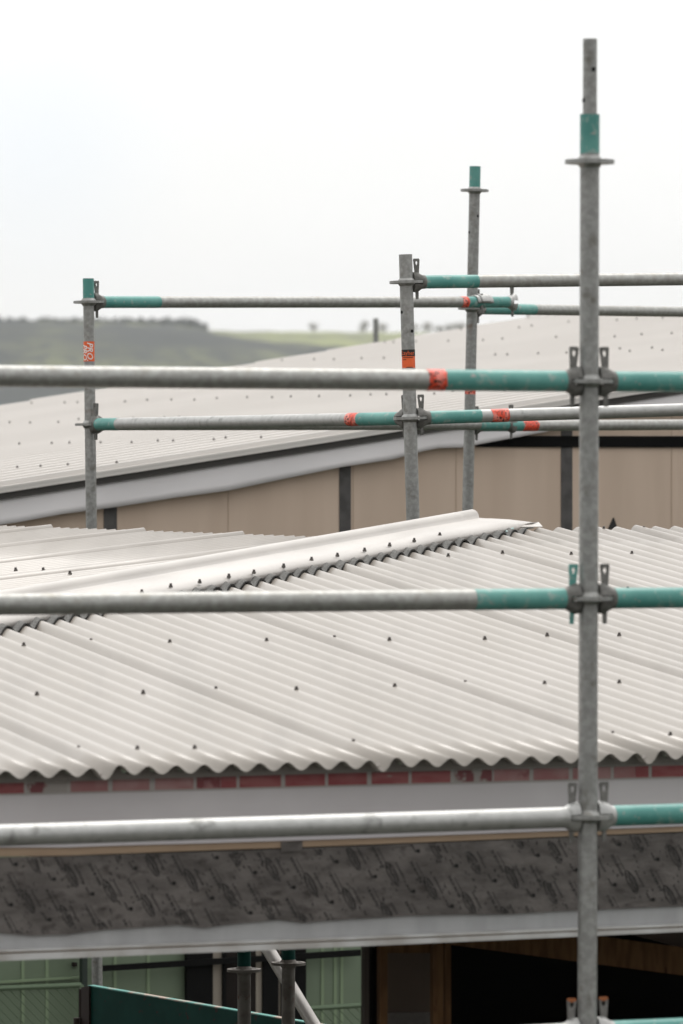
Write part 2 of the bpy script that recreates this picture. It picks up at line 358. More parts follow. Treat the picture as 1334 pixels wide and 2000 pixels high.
tree(1020, 655, 26, 36, 'rightmost hill tree, above the far roof edge', 7)

# ------------------------------------------------------------------ near building: plane of the near roof slope (fitted)
PHI = .4078158; S = .0762
E_ = V((math.cos(PHI), math.sin(PHI), .0071758)); R_ = V((-math.sin(PHI), math.cos(PHI), math.tan(.1111407)))
EH = V((math.cos(PHI), math.sin(PHI), 0)); RH = V((-math.sin(PHI), math.cos(PHI), 0))
P0 = V((-.836808, 14.19029, HC - .7151178)); NA = E_.cross(R_).normalized()
UP = V((0, 0, 1))
h0 = hit(0, 1185, P0, NA); h1 = hit(926, 1021, P0, NA); HD = h1 - h0
HDp = V((HD.x, HD.y, 0)).normalized(); QA = V((HDp.y, -HDp.x, 0))     # plan direction from the hip towards the near slope
def solve2(p):   # plan coordinates (u along eave in metres, v up the slope) of a point
    q = p - P0; det = E_.x * R_.y - E_.y * R_.x
    return ((q.x * R_.y - q.y * R_.x) / det, (E_.x * q.y - E_.y * q.x) / det)
ha, hb = solve2(h0), solve2(h1)
def hip_v(u): return ha[1] + (hb[1] - ha[1]) * (u - ha[0]) / (hb[0] - ha[0])
VR = 4.775; AMP = .0215
bld = thing('timber_frame_building', V((P0.x, P0.y, 0)) + RH * .5, 'half built house with a light grey corrugated hip roof and dark printed wall membrane', 'building')
def wave(u): return -AMP / 2 + AMP / 2 * math.cos(2 * math.pi * u)
def near_sheets():
    vs = []; fs = []
    for k in range(-4, 8):
        u0 = 10 * k + 3.42; u1 = 10 * k + 13.75; N = 124; cols = []
        for i in range(N + 1):
            u = u0 + (u1 - u0) * i / N
            z = wave(u)
            fu = u - (10 * k + 3.5)
            for q in (fu, fu - 10): z += -.011 * math.exp(-(q / .26) ** 2) + .005 * math.exp(-((q - .5) / .4) ** 2)   # deeper valley and raised rib at each side lap
            if fu < .5: z += .0016
            m = u * S; vt = min(VR, hip_v(m) - .02)
            if vt <= 0.02: continue
            cols.append((m, vt, z))
        rows = 10; base = len(vs)
        for (m, vt, z) in cols:
            for j in range(rows + 1):
                v = vt * j / rows
                vs.append(P0 + E_ * m + R_ * v + V((0, 0, z + .0012 * math.sin(m * 3.1 + v * 1.7))))
        for i in range(len(cols) - 1):
            for j in range(rows): a = base + i * (rows + 1) + j; fs.append((a, a + rows + 1, a + rows + 2, a + 1))
    return vs, fs
vs, fs = near_sheets(); roofA = mesh('roof', vs, fs, ROOF, bld, True)
md = roofA.modifiers.new('thickness', 'SOLIDIFY'); md.thickness = .0014; md.offset = -1
# hip-end slope beyond the capping
LB = V((math.cos(R(42)), math.sin(R(42)), 0)); LBp = V((-LB.y, LB.x, 0))
NB = HD.cross(V((EH.x, EH.y, .08))).normalized()
def onB(x, y): return V((x, y, h0.z - (NB.x * (x - h0.x) + NB.y * (y - h0.y)) / NB.z))
fe0 = hit(0, 1025, h0, NB); fe1 = hit(600, 1046, h0, NB)
def cross2(a, b): return a.x * b.y - a.y * b.x
def far_sheets():
    vs = []; fs = []; SB = .0735
    fd = fe0 - fe1; nrib = 90; t0 = -26
    lapn = .36
    N = 10
    base = []
    cols = []
    for i in range((nrib - t0) * N):
        b = t0 + i / N + lapn; org = h0 + LBp * (b * SB)
        th = cross2(h0 - org, HDp) / cross2(LB, HDp); te = cross2(fe1 - org, fd) / cross2(LB, fd)
        tt = min(th - .02, te) if LBp.dot(HDp) != 0 else te
        tt = te if (org + LB * te - h0).dot(QA) < 0 else th - .01
        k = (b - 4.6) % 10
        z = wave(b) * 1.3 + (.014 * (1 - k / 1.1) if k < 1.1 else 0)
        # teeth: sheet ends are square cut per sheet pan
        cols.append((org, max(tt, -3.2), z))
    rows = 6
    for (org, tt, z) in cols:
        for j in range(rows + 1):
            q = org + LB * (-3.4 + (tt + 3.4) * j / rows); p = onB(q.x, q.y); vs.append(p + V((0, 0, z)))
    for i in range(len(cols) - 1):
        for j in range(rows): a = i * (rows + 1) + j; fs.append((a, a + rows + 1, a + rows + 2, a + 1))
    return vs, fs
vs, fs = far_sheets(); roofB = mesh('roof', vs, fs, ROOF, bld, True); roofB['label'] = 'hip end slope beyond the capping'
md = roofB.modifiers.new('thickness', 'SOLIDIFY'); md.thickness = .0014; md.offset = -1
# hip capping with a central roll
PL = P0 + V((0, 0, .016)); ce = hit(0, 1214.5, PL, NA)
CD = (ce - h0).dot(QA); ce2 = hit(1043, 1018.5, PL, NA); CD2 = (ce2 - h0).dot(QA)
def onA(x, y): return V((x, y, P0.z - (NA.x * (x - P0.x) + NA.y * (y - P0.y)) / NA.z))
tA = (ce2 - h0).dot(HDp); tRoll = (hit(916, 1021, P0, NA) - h0).dot(HDp)
def cap_section():
    sec = []
    sec += [('A', 1.0, -.004), ('A', .985, .017), ('A', .6, .023), ('A', .3, .023), ('A', .22, .022)]
    for k in range(9):
        a = math.pi * k / 8; sec.append(('R', .027 * math.cos(a), .019 + .030 * math.sin(a)))
    sec += [('B', .22, .018), ('B', .6, .016), ('B', 1.0, .012)]
    return sec
def cap_point(t, s, cd):
    c = h0 + HD.normalized() * 0; q = V((h0.x, h0.y, 0)) + HDp * t; hz = h0.z + HD.z / V((HD.x, HD.y, 0)).length * t
    if s[0] == 'A': p = q + QA * (cd * s[1]); z = onA(p.x, p.y).z + s[2]
    elif s[0] == 'R': p = q + QA * s[1]; z = hz + s[2]
    else: p = q - QA * (.2 * s[1]); z = onB(p.x, p.y).z + s[2]
    return V((p.x, p.y, z))
sec = cap_section(); vs = []; fs = []; NT = 40
for j in range(NT + 1):
    f = j / NT
    for s in sec:
        # slanting end cut: the roll stops first, the near wing runs on
        tend = tRoll + (tA - tRoll) * (max(0, s[1]) if s[0] == 'A' else 0)
        if s[0] == 'B': tend = tRoll - .05 * s[1]
        t = -2.6 + (tend + 2.6) * f
        cd = CD + (CD2 - CD) * max(0, t) / tA
        wob = .0025 * math.sin(t * 5 + 1) + .0015 * math.sin(t * 13)
        p = cap_point(t, s, cd); vs.append(p + V((0, 0, wob if s[0] == 'A' else 0)))
ns = len(sec)
for j in range(NT):
    for i in range(ns - 1): fs.append((j * ns + i, j * ns + i + 1, (j + 1) * ns + i + 1, (j + 1) * ns + i))
cap = mesh('hip_capping', vs, fs, CAPM, bld, True)
md = cap.modifiers.new('thickness', 'SOLIDIFY'); md.thickness = .0014; md.offset = -1
# folded tab of flashing sticking out under the end of the capping
q = [hit(1000, 1021, P0, NA), hit(1045, 1018, PL, NA), hit(1059, 1031, P0, NA), hit(1050, 1024, PL, NA), hit(1008, 1030, P0, NA)]
vs = []; fs = []
A1, A2 = hit(985, 1024, PL, NA), hit(1040, 1020, PL, NA); B1, B2 = hit(1000, 1033, P0, NA), hit(1052, 1026, P0, NA); C2 = hit(1060, 1030.5, P0, NA)
tb = [A1, A2, B2 + V((0, 0, .012)), C2 + V((0, 0, .004)), B1 + V((0, 0, .008))]
mb = MB(); mb.add(tb + [p - V((0, 0, .002)) for p in tb], [(0, 1, 2, 4), (2, 3, 4), (5, 6, 7, 9), (7, 8, 9), (0, 1, 6, 5), (1, 2, 7, 6), (2, 3, 8, 7), (3, 4, 9, 8), (4, 0, 5, 9)])
mb.make('flashing_tab', CAPM, bld)
mb = MB()
for (x0, y0, x1, y1, dz) in ((960, 1037, 970, 1042, .0), (988, 1033, 1002, 1039, .002)):
    a, b = hit(x0, y1, P0, NA), hit(x1, y0, P0, NA)
    mb.slab([a + V((0, 0, dz)), V((b.x, a.y, a.z + dz)), b + V((0, 0, .01 + dz)), V((a.x, b.y, b.z + .012 + dz))], V((0, 0, -.003)), 0)
mb.make('underlay_scrap', mat('teal_scrap', (.12, .3, .28), .6, 0, var=(.4, .42, .42), vscale=40), bld)
# foam closure under the capping edge, following the waves
vs = []; fs = []; NF = 900
for i in range(NF + 1):
    t = -2.4 + (tA - .14 + 2.4) * i / NF; cd = CD + (CD2 - CD) * max(0, t) / tA
    q = V((h0.x, h0.y, 0)) + HDp * t
    for (dd, zz) in ((-.07, .0105), (-.068, .0045), (-.03, .0055), (0.0, .0055), (.025, .0055), (.040, .005)):
        p = q + QA * (cd + dd + .004 * math.sin(i * .19)); a = onA(p.x, p.y); u = solve2(a)[0] / S
        vs.append(V((p.x, p.y, a.z + (zz if zz > .01 else wave(u) + zz))))
for i in range(NF):
    for j in range(5): a = i * 6 + j; fs.append((a, a + 1, a + 7, a + 6))
fil = mesh('foam_closure_strip', vs, fs, [FILL, mat('foam_edge', (.03, .029, .028), .9)], bld, True)
md = fil.modifiers.new('thickness', 'SOLIDIFY'); md.thickness = .005; md.offset = -1; md.material_offset_rim = 1
# roofing screws: washer, flange and hex head, one shared mesh
def screw_mesh(name):
    mb = MB(); mb.cyl((0, 0, -.004), (0, 0, .0022), .0066, 14, 1); mb.cyl((0, 0, .0022), (0, 0, .0036), .0042, 12); mb.cyl((0, 0, .0036), (0, 0, .0048), .0054, 14); mb.cyl((0, 0, .0048), (0, 0, .0095), .0042, 6)
    me = bpy.data.meshes.new(name); me.from_pydata([tuple(v) for v in mb.v], [], mb.f); me.materials.append(SCREW); me.materials.append(WASH); [setattr(p, 'material_index', i) for p, i in zip(me.polygons, mb.m)]; return me
SM = screw_mesh('roof_screw')
def screw(p, parent, tilt=None, sc=1.0):
    o = bpy.data.objects.new('roof_screw', SM); COL.objects.link(o); o.parent = parent; o.location = p - origin(parent)
    n = tilt or UP; o.rotation_euler = n.to_track_quat('Z', 'Y').to_euler(); o.scale = (sc,) * 3
nA = NA if NA.z > 0 else -NA; nB = NB if NB.z > 0 else -NB
for (x, y) in [(160, 1460), (267, 1460), (375, 1459), (696, 1447), (1204, 1431), (1302, 1433), (60, 1354), (264, 1351), (413, 1344), (562, 1344), (757, 1338), (900, 1332), (1043, 1333), (1231, 1330),
               (28, 1258), (171, 1250), (312, 1252), (498, 1249), (636, 1244), (769, 1247), (950, 1245), (1082, 1238), (1211, 1238), (1232, 1148), (866, 1083), (984, 1077), (1100, 1080), (1253, 1078), (1190, 1030), (1256, 1030)]:
    p = hit(x, y + 3, P0, NA); u, v = solve2(p); u = round(u / S) * S; screw(P0 + E_ * u + R_ * v, roofA, nA)
for (x, y) in [(277, 1154), (333.6, 1142), (390, 1134), (447, 1123), (496, 1115), (554, 1103), (608.5, 1090), (659, 1082), (712, 1072), (761, 1062), (809, 1053), (859, 1042)]:
    screw(hit(x, y + 3, P0 + V((0, 0, .023)), NA), cap, nA)
for (x, y) in [(30.7, 1110.5), (84.6, 1110.5), (136.8, 1117)]:
    screw(hit(x, y + 3, h0, NB), roofB, nB)

# added strip painting the shade under the eave, following the waves
vs = []; fs = []
for i in range(1101):
    u = -29 + i * .1; p = P0 + E_ * (u * S) + R_ * .045; z = wave(u) - .0035
    vs += [p + V((0, 0, z)), V((p.x, p.y, P0.z + .0071758 * u * S - .034)), V((p.x, p.y, P0.z + .0071758 * u * S - .034)) + RH * .02, p + V((0, 0, z)) + R_ * .02]
for i in range(1100):
    for k in range(4): k2 = (k + 1) % 4; fs.append((i * 4 + k, i * 4 + k2, i * 4 + 4 + k2, i * 4 + 4 + k))
mesh('eave_shade_strip', vs, fs, mat('painted_eave_shade', (.21, .19, .175), .9), bld)
# front wall of the near building, below the eave
WX = [-420, -200, 0, 130, 260, 400, 545, 667, 800, 1000, 1170, 1334, 1560, 1800]
def W(px, py, off): return hit(px, py, P0 + RH * off, RH)
def strip(name, top, bot, off, thick, m, parent, xs=WX):
    """band on the wall plane between two photographed edges; a solid of real thickness"""
    mb = MB(); n = len(xs); vs = []
    for x in xs:
        a, b = W(x, interp2(top, x), off), W(x, interp2(bot, x), off); vs += [a, b, b + RH * thick, a + RH * thick]
    fs = []
    for i in range(n - 1):
        for k in range(4): k2 = (k + 1) % 4; fs.append((i * 4 + k, i * 4 + k2, (i + 1) * 4 + k2, (i + 1) * 4 + k))
    fs += [(0, 1, 2, 3), tuple((n - 1) * 4 + k for k in range(4))]
    return mesh(name, vs, fs, m, parent)
def interp2(pts, x):
    if x < pts[0][0]: a, b = pts[0], pts[1]
    elif x > pts[-1][0]: a, b = pts[-2], pts[-1]
    else:
        return interp(pts, x)
    return a[1] + (b[1] - a[1]) * (x - a[0]) / (b[0] - a[0])
strip('wall_wrap', [(0, 1521), (1334, 1486)], [(0, 1650), (400, 1648), (667, 1636), (1334, 1614)], .07, .02, WRAP, bld)
tp = strip('printed_tape', [(0, 1521), (1334, 1491)], [(0, 1553.5), (1334, 1519.5)], .0665, .003, TAPE, bld)
mb = MB()
RB = [(-160, -90, 0), (-80, -10, 1), (-2, 47, 0), (53, 131, 2), (138, 211, 1), (220, 292, 1), (303, 378, 1), (384, 430, 1), (431, 462, 0), (468, 549, 0), (557, 635, 0), (641, 717, 0), (726, 798, 0), (804, 880, 0), (887, 961, 2), (965, 1034, 1), (1042, 1111, 1), (1119, 1193, 1), (1199, 1240, 1), (1241, 1267, 0), (1273, 1345, 0), (1352, 1420, 1), (1428, 1500, 0)]
for (a, b, k) in RB:
    t = lambda x: 1525.5 - .0232 * x
    bt = lambda x: 1550.5 - .0255 * x
    mb.slab([W(a, bt(a), .0655), W(b, bt(b), .0655), W(b, t(b), .0655), W(a, t(a), .0655)], RH * .0008, k)
o = mb.make('red_print', [RED1, RED2, RED3], tp)
strip('white_strip', [(0, 1644), (180, 1644.5), (667, 1630), (1334, 1607)], [(0, 1655), (130, 1655), (200, 1652), (400, 1647), (667, 1638.5), (1334, 1613.5)], .062, .006, mat('white_batten_edge', (.52, .49, .51), .5), bld)
strip('timber_batten', [(0, 1652), (1334, 1611)], [(0, 1673), (60, 1676), (130, 1671), (400, 1661), (545, 1656), (667, 1651.5), (1000, 1638), (1334, 1624)], .066, .03, TIMBER, bld)
MT = [(0, 1671), (400, 1660), (667, 1650), (1334, 1622)]; MBt = [(0, 1823), (65, 1828), (130, 1826), (200, 1817), (350, 1807), (400, 1813), (450, 1806), (545, 1797), (590, 1803), (667, 1797), (800, 1789), (900, 1787), (1000, 1786), (1100, 1780), (1334, 1770)]
XM = sorted(set(WX + [65, 200, 350, 450, 590, 900, 1100] + list(range(-400, 1800, 40))))
mem = strip('printed_membrane', [(x, y + 4) for x, y in MT], MBt, .068, .006, MEMB, bld, XM)
mt = MB(); mt.slab([W(549, 1664, .0635), W(591, 1662, .0635), W(591, 1642, .0635), W(549, 1644, .0635)], RH * .002); mt.make('joint_tape', MEMB, bld)
# printed ovals, dots and dashes of the membrane, 0.8 mm proud of it
mk = MB()
def inside(x, y): return interp2(MT, x) + 4 < y < interp2(MBt, x) - 1
def mquad(pts):
    cx_ = sum(p[0] for p in pts) / 4; cy_ = sum(p[1] for p in pts) / 4
    if all(inside(*p) for p in pts): mk.slab([W(x, y, .0672) for x, y in pts], RH * .0007)
rn = random.Random(5)
for i in range(-9, 26):
    for j in range(-12, 12):
        dx, dy = 31 + 75 * i - 9 * j + 0.0, 1688 + 29 * i + 79 * j
        dy -= .031 * dx * 0
        if not (-380 < dx < 1760 and 1620 < dy < 1900): continue
        r = 4.2; mquad([(dx - r, dy), (dx, dy + r), (dx + r, dy), (dx, dy - r)]); mquad([(dx - r * .8, dy - r * .8), (dx - r * .8, dy + r * .8), (dx + r * .8, dy + r * .8), (dx + r * .8, dy - r * .8)])
        ox, oy = dx + 33, dy - 6; ca, sa = math.cos(R(62)), math.sin(R(62))
        def q(a, b): return (ox + a * ca - b * sa * -1, oy + a * sa - b * ca)
        n = 30
        for k in range(n):
            if rn.random() < .08: continue
            t0, t1 = 2 * math.pi * k / n, 2 * math.pi * (k + 1) / n
            th = 2.6 if math.cos(t0 + .8) < .2 else 1.5
            mquad([q(25 * math.cos(t0), 8 * math.sin(t0)), q(25 * math.cos(t1), 8 * math.sin(t1)), q((25 - th) * math.cos(t1), (8 - th) * math.sin(t1)), q((25 - th) * math.cos(t0), (8 - th) * math.sin(t0))])
        for k in range(-4, 5):            # unreadable lettering inside the oval: upright strokes and bars
            hgt = rn.uniform(2.6, 4.2); a = k * 4.6
            mquad([q(a, -hgt), q(a + 1.7, -hgt), q(a + 1.7, hgt), q(a, hgt)])
            bb = rn.choice((-hgt + .6, 0, hgt - 1.6)); mquad([q(a, bb), q(a + 4, bb), q(a + 4, bb + 1.2), q(a, bb + 1.2)])
        for k in range(-3, 4):            # second line of small marks beside it
            a = k * 5.4; mquad([q(a, 15), q(a + 3.6, 15), q(a + 3.6, 17.5 + rn.uniform(0, 1.5)), q(a, 17.5)])
        for _ in range(16):                # broken fragments of print
            a, b = rn.uniform(-34, 34), rn.uniform(-24, 30); l, hh = rn.uniform(2, 7), rn.uniform(.8, 2.0)
            mquad([q(a, b), q(a + l, b), q(a + l, b + hh), q(a, b + hh)])
        ox, oy = dx - 4, dy + 40          # half-offset run of small print
        for k in range(-5, 6):
            a = k * 4.4 + rn.uniform(-1, 1); hh = rn.uniform(1.4, 3.4)
            mquad([q(a, -hh), q(a + 2.6, -hh), q(a + 2.6, hh * .4), q(a, hh)])
        for k in range(-3, 4): mquad([q(k * 5, 7), q(k * 5 + 3.2, 7), q(k * 5 + 3.2, 8.6), q(k * 5, 8.6)])
        ox, oy = dx - 14, dy - 12
        for k in range(3): mquad([q(k * 6, 0), q(k * 6 + 4.5, 0), q(k * 6 + 4.5, 3), q(k * 6, 2)])
mk.make('membrane_print', MEMK, mem)
# galvanised flashing at the foot of the wall, with a bright folded lip
FB = [(0, 1862), (667, 1837), (1334, 1809)]
strip('flashing', [(0, 1790), (1334, 1745)], [(0, 1863), (667, 1839), (1334, 1811)], .074, .02, BEAM, bld)
lp = strip('flashing_lip', [(0, 1856), (667, 1832), (1334, 1805)], [(0, 1860), (667, 1836), (1334, 1809)], .045, .026, LIP, bld)
strip('flashing_lip', [(0, 1864), (667, 1839), (1334, 1812)], [(0, 1877), (667, 1850), (1334, 1820)], .04, .024, LIP, bld)
strip('bottom_plate', [(0, 1859), (667, 1835), (1334, 1809)], [(0, 1870), (667, 1845), (1334, 1816)], .055, .035, TIMBER, bld)
# rooms behind the opening
def wbox(name, x0, x1, y0, y1, off, thick, m, parent=bld):
    mb = MB(); mb.slab([W(x0, y1, off), W(x1, y1, off), W(x1, y0, off), W(x0, y0, off)], RH * thick); return mb.make(name, m, parent)
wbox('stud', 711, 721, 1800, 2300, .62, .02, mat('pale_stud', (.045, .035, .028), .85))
wbox('stud', 726, 736, 1800, 2300, .66, .02, INNER)  # black strip painting the dark gap between the studs
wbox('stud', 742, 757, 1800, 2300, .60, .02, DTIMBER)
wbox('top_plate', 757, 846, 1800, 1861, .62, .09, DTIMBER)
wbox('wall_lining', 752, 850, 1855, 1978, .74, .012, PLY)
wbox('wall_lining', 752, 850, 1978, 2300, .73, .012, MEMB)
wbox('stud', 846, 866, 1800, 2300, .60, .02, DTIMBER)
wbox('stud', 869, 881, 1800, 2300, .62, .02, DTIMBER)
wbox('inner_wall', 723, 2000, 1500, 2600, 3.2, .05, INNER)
mb = MB(); a = W(735, 1790, .15); mb.slab([a, a + EH * 4, a + EH * 4 + RH * 3.1, a + RH * 3.1], V((0, 0, .05))); mb.make('ceiling', INNER, bld)  # ceiling slab added to keep the room dark
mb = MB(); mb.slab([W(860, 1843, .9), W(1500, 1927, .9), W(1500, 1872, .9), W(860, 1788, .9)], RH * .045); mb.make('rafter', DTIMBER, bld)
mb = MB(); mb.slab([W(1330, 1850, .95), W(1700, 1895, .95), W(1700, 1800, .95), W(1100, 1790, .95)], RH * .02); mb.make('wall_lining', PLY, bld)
# side and rear timber posts that carry the hip end (reach the ground)
for (x, off) in ((-380, .1), (1760, .1)):
    a = W(x, 1868, off); mb = MB(); mb.slab([V((a.x, a.y, 0)), V((a.x, a.y, 0)) + EH * .09, a + EH * .09, a], RH * .09); mb.make('post', DTIMBER, bld)

# ------------------------------------------------------------------ far building
FW = P(674, 960, 27.4)
def WF(px, py, off): return hit(px, py, FW + RH * off, RH)
fb = thing('sheathed_building', V((FW.x, FW.y, 0)) + RH, 'far house with a pale ribbed roof and beige sheathed wall with dark joint tapes', 'building')
def fquad(name, pts, off, thick, m, parent=None):
    mb = MB(); mb.slab([WF(x, y, off) for x, y in pts], RH * thick); return mb.make(name, m, parent or fb)
fw = fquad('wall', [(-900, 1120), (2200, 1120), (2200, 956 - .155 * 2200 + 8), (-900, 956 + .155 * 900 + 8)], 0, .1, SHEET)
for k, (x0, x1) in enumerate(((203, 228.5), (663, 685.5), (1096, 1118), (1528, 1549), (-262, -236))):
    fquad('joint_tape', [(x0, 1118), (x1, 1118), (x1, max(800, 968 - .155 * x1)), (x0, max(800, 968 - .155 * x0))], -.004, .003, JTAPE)
for x in (446, 891, 1312, 690): fquad('sheet_joint', [(x - .8, 1118), (x + .8, 1118), (x + .8, max(800, 968 - .155 * x)), (x - .8, max(800, 968 - .155 * x))], -.002, .0015, mat('faint_joint', (.46, .355, .27), .8))
fquad('black_band', [(930, 873), (2100, 876), (2100, 853), (930, 851)], -.012, .007, DARKB)
fquad('printed_arrow', [(1187, 1034), (1207, 1034), (1199.5, 1011), (1197.5, 1011)], -.003, .002, BLACK)
# underlay hanging over the top of the wall, wavy lower edge
ub = [(-400, 1090), (0, 1025), (34, 1020), (120, 1004), (229, 990), (340, 972), (446, 958), (560, 934), (667, 912), (767, 897), (827, 881), (857, 875), (902, 874), (932, 868), (1067, 843), (1200, 806), (1334, 795), (1800, 760)]
def verge(x): return 956 - .155 * x
vs = []; fs = []; xs = [-400, -200, 0, 34, 80, 120, 170, 229, 280, 340, 446, 500, 560, 667, 720, 767, 827, 857, 902, 932, 1000, 1067, 1130, 1200, 1334, 1500, 1800]
for x in xs:
    yt = max(verge(x) + 6, 690); yb = interp(ub, x)
    for k in range(6):
        f = k / 5; vs.append(WF(x, yt + (yb - yt) * f, -.02 - .035 * f + .007 * math.sin(x * .021 + f * 2.5) * f))
n = len(vs)
for i in range(len(xs) - 1):
    for k in range(5): a = i * 6 + k; fs.append((a, a + 1, a + 7, a + 6))
ul = mesh('underlay', vs, fs, WRAPF, fb, True)
md = ul.modifiers.new('thickness', 'SOLIDIFY'); md.thickness = .004
# roof: plane through the verge and level across
OV = -.065
v0 = WF(0, 956, OV); v1 = WF(1132, 780.5, OV); VE = (v1 - v0).normalized(); NF_ = VE.cross(RH).normalized()
def plc(p): q = p - v0; return (q.dot(EH), q.dot(RH))
slope = VE.z / V((VE.x, VE.y, 0)).length
def onF(e, r): return v0 + EH * e + RH * r + V((0, 0, slope * e))
ra, rb = plc(hit(0, 801, v0, NF_)), plc(hit(1000, 633, v0, NF_)); rc = plc(hit(1300, 620, v0, NF_)); re_ = plc(hit(1060, 624, v0, NF_))
print('FAR', ra, rb, rc, re_, slope)
RF = (ra[1] + rb[1]) / 2
def far_end(e): return ra[1] + (rb[1] - ra[1]) * (e - ra[0]) / (rb[0] - ra[0])
def ridge_e(r): return rc[0] + (re_[0] - rc[0]) * (r - rc[1]) / (re_[1] - rc[1])
vs = []; fs = []; pitch = .245
prof = [(0, 0), (.05, 0), (.056, .036), (.092, .036), (.098, 0), (.17, 0), (.175, .004), (.185, .004), (.19, 0)]
cols = []; r = 0.0; e0 = -3.0
rmax = max(ra[1], rb[1], re_[1]) + .3
while r < rmax:
    for (a, z) in prof: cols.append((r + a, z))
    r += pitch
rows = 8
for (r, z) in cols:
    # trim the far verge: columns stop where the far edge crosses
    for j in range(rows + 1):
        kf = (rb[1] - ra[1]) / (rb[0] - ra[0]); e1 = ridge_e(r); es = e0
        if kf > 0: es = min(e1 - .02, max(e0, ra[0] + (r - ra[1]) / kf))
        elif kf < 0: e1 = max(es + .02, min(e1, ra[0] + (r - ra[1]) / kf))
        e = es + (e1 - es) * j / rows
        vs.append(onF(e, r) + V((0, 0, z)))
for i in range(len(cols) - 1):
    for j in range(rows):
        a = i * (rows + 1) + j
        em = e0 + (ridge_e(cols[i][0]) - e0) * (j + .5) / rows
        if True: fs.append((a, a + rows + 1, a + rows + 2, a + 1))
roofF = mesh('roof', vs, fs, ROOFF, fb)
md = roofF.modifiers.new('thickness', 'SOLIDIFY'); md.thickness = .002; md.offset = -1
# white verge turn-down and a dark strip painting the shadow beneath it
mb = MB(); a0, a1 = onF(e0, 0), onF(ridge_e(0), 0)
mb.hexa([a0 + V((0, 0, -.018)), a1 + V((0, 0, -.018)), a1 + RH * .03 + V((0, 0, -.018)), a0 + RH * .03 + V((0, 0, -.018)), a0 + V((0, 0, .012)), a1 + V((0, 0, .012)), a1 + RH * .03 + V((0, 0, .012)), a0 + RH * .03 + V((0, 0, .012))])
mb.make('verge_trim', ROOFF, fb)
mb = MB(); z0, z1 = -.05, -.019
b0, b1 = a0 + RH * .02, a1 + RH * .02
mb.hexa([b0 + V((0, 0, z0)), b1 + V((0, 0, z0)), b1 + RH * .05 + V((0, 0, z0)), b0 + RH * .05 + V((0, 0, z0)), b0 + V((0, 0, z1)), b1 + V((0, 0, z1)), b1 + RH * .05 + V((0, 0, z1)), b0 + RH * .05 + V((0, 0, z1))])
mb.make('verge_shadow_strip', VSHADE, fb)
SM2 = SM
nF = NF_ if NF_.z > 0 else -NF_
rowpts = [[(31, 926), (92, 924), (140, 921), (215, 917)], [(3, 878), (45, 879), (102, 878), (146, 877), (190, 877), (250, 877), (297, 874), (344, 874), (408, 872), (456, 868), (505, 868)],
          [(15, 836), (56, 837), (110, 836), (150, 830), (258, 829), (310, 828), (365, 827)], [(67, 797), (117, 797), (155, 796), (248, 795), (288, 792), (329, 792), (382, 792), (426, 789), (469, 788), (525, 788), (572, 786), (615, 786), (676, 785), (722, 783), (770, 782), (833, 782), (883, 776), (998, 774), (1052, 770)],
          [(545, 713), (610, 712), (650, 712), (703, 710), (760, 709)], [(953, 704), (997, 703), (1060, 701), (1117, 700), (1170, 700), (1238, 697), (1290, 696)], [(740, 678), (778, 677), (822, 676), (868, 676), (905, 676), (949, 674), (994, 671), (1096, 668), (1202, 668), (1246, 664), (1310, 662)],
          [(865, 653), (910, 652), (1000, 650), (1048, 645), (1104, 638), (1190, 636), (1250, 632), (1310, 630)], [(1218, 692), (1268, 691)], [(320, 758), (372, 757), (452, 756), (498, 757)]]
cnt = 0
for row in rowpts:
    for (x, y) in row:
        p = hit(x, y + 2, v0, NF_); e, r = plc(p); r = round((r - .077) / pitch) * pitch + .077
        if cnt < 98: screw(onF(e, r) + V((0, 0, .037)), roofF, nF, 1.0); cnt += 1
# lower storey: green paints the glazing's hill reflection, dark frames and door panels
fquad('lower_wall', [(-900, 2700), (2200, 2700), (2200, 1125), (-900, 1125)], .12, .1, GREEN)
mb = MB()
for x in (45, 92, 225, 290, 630, 655, 668): mb.slab([WF(x - 3, 2600, .115), WF(x + 3, 2600, .115), WF(x + 3, 1500, .115), WF(x - 3, 1500, .115)], RH * .004)
mb.make('panel_seam', GREENL, fb)
def bar(name, pts, m, off=.08, th=.03): return fquad(name, pts, off, th, m)
bar('door_frame', [(365, 2600), (416, 2600), (416, 1500), (365, 1500)], DKFRAME)
bar('door_panel', [(416, 2600), (436, 2600), (436, 1500), (416, 1500)], CREAM, .1)
bar('door_frame', [(436, 2600), (442, 2600), (442, 1500), (436, 1500)], DKFRAME)
bar('door_panel', [(442, 2600), (500, 2600), (500, 1500), (442, 1500)], DKBROWN, .1)
bar('door_panel', [(500, 2600), (514, 2600), (514, 1500), (500, 1500)], CREAM, .098)
bar('door_frame', [(514, 2600), (544, 2600), (544, 1500), (514, 1500)], DKFRAME)
bar('door_panel', [(544, 2600), (551, 2600), (551, 1500), (544, 1500)], CREAM, .1)
bar('door_frame', [(551, 2600), (598, 2600), (598, 1500), (551, 1500)], DKFRAME)
bar('rail', [(190, 1898), (706, 1867), (706, 1855), (190, 1887)], DKFRAME, .05, .025)
bar('pipe', [(161, 2600), (171, 2600), (171, 1500), (161, 1500)], mat('dark_green_pipe', (.02, .032, .025), .6), .02, .04)
bar('trim', [(0, 1921), (160, 1911), (160, 1907), (0, 1916)], GREENL, .09, .02)
bar('vent', [(143, 1888), (151, 1888), (151, 1880), (143, 1880)], DKBROWN, .1, .02)
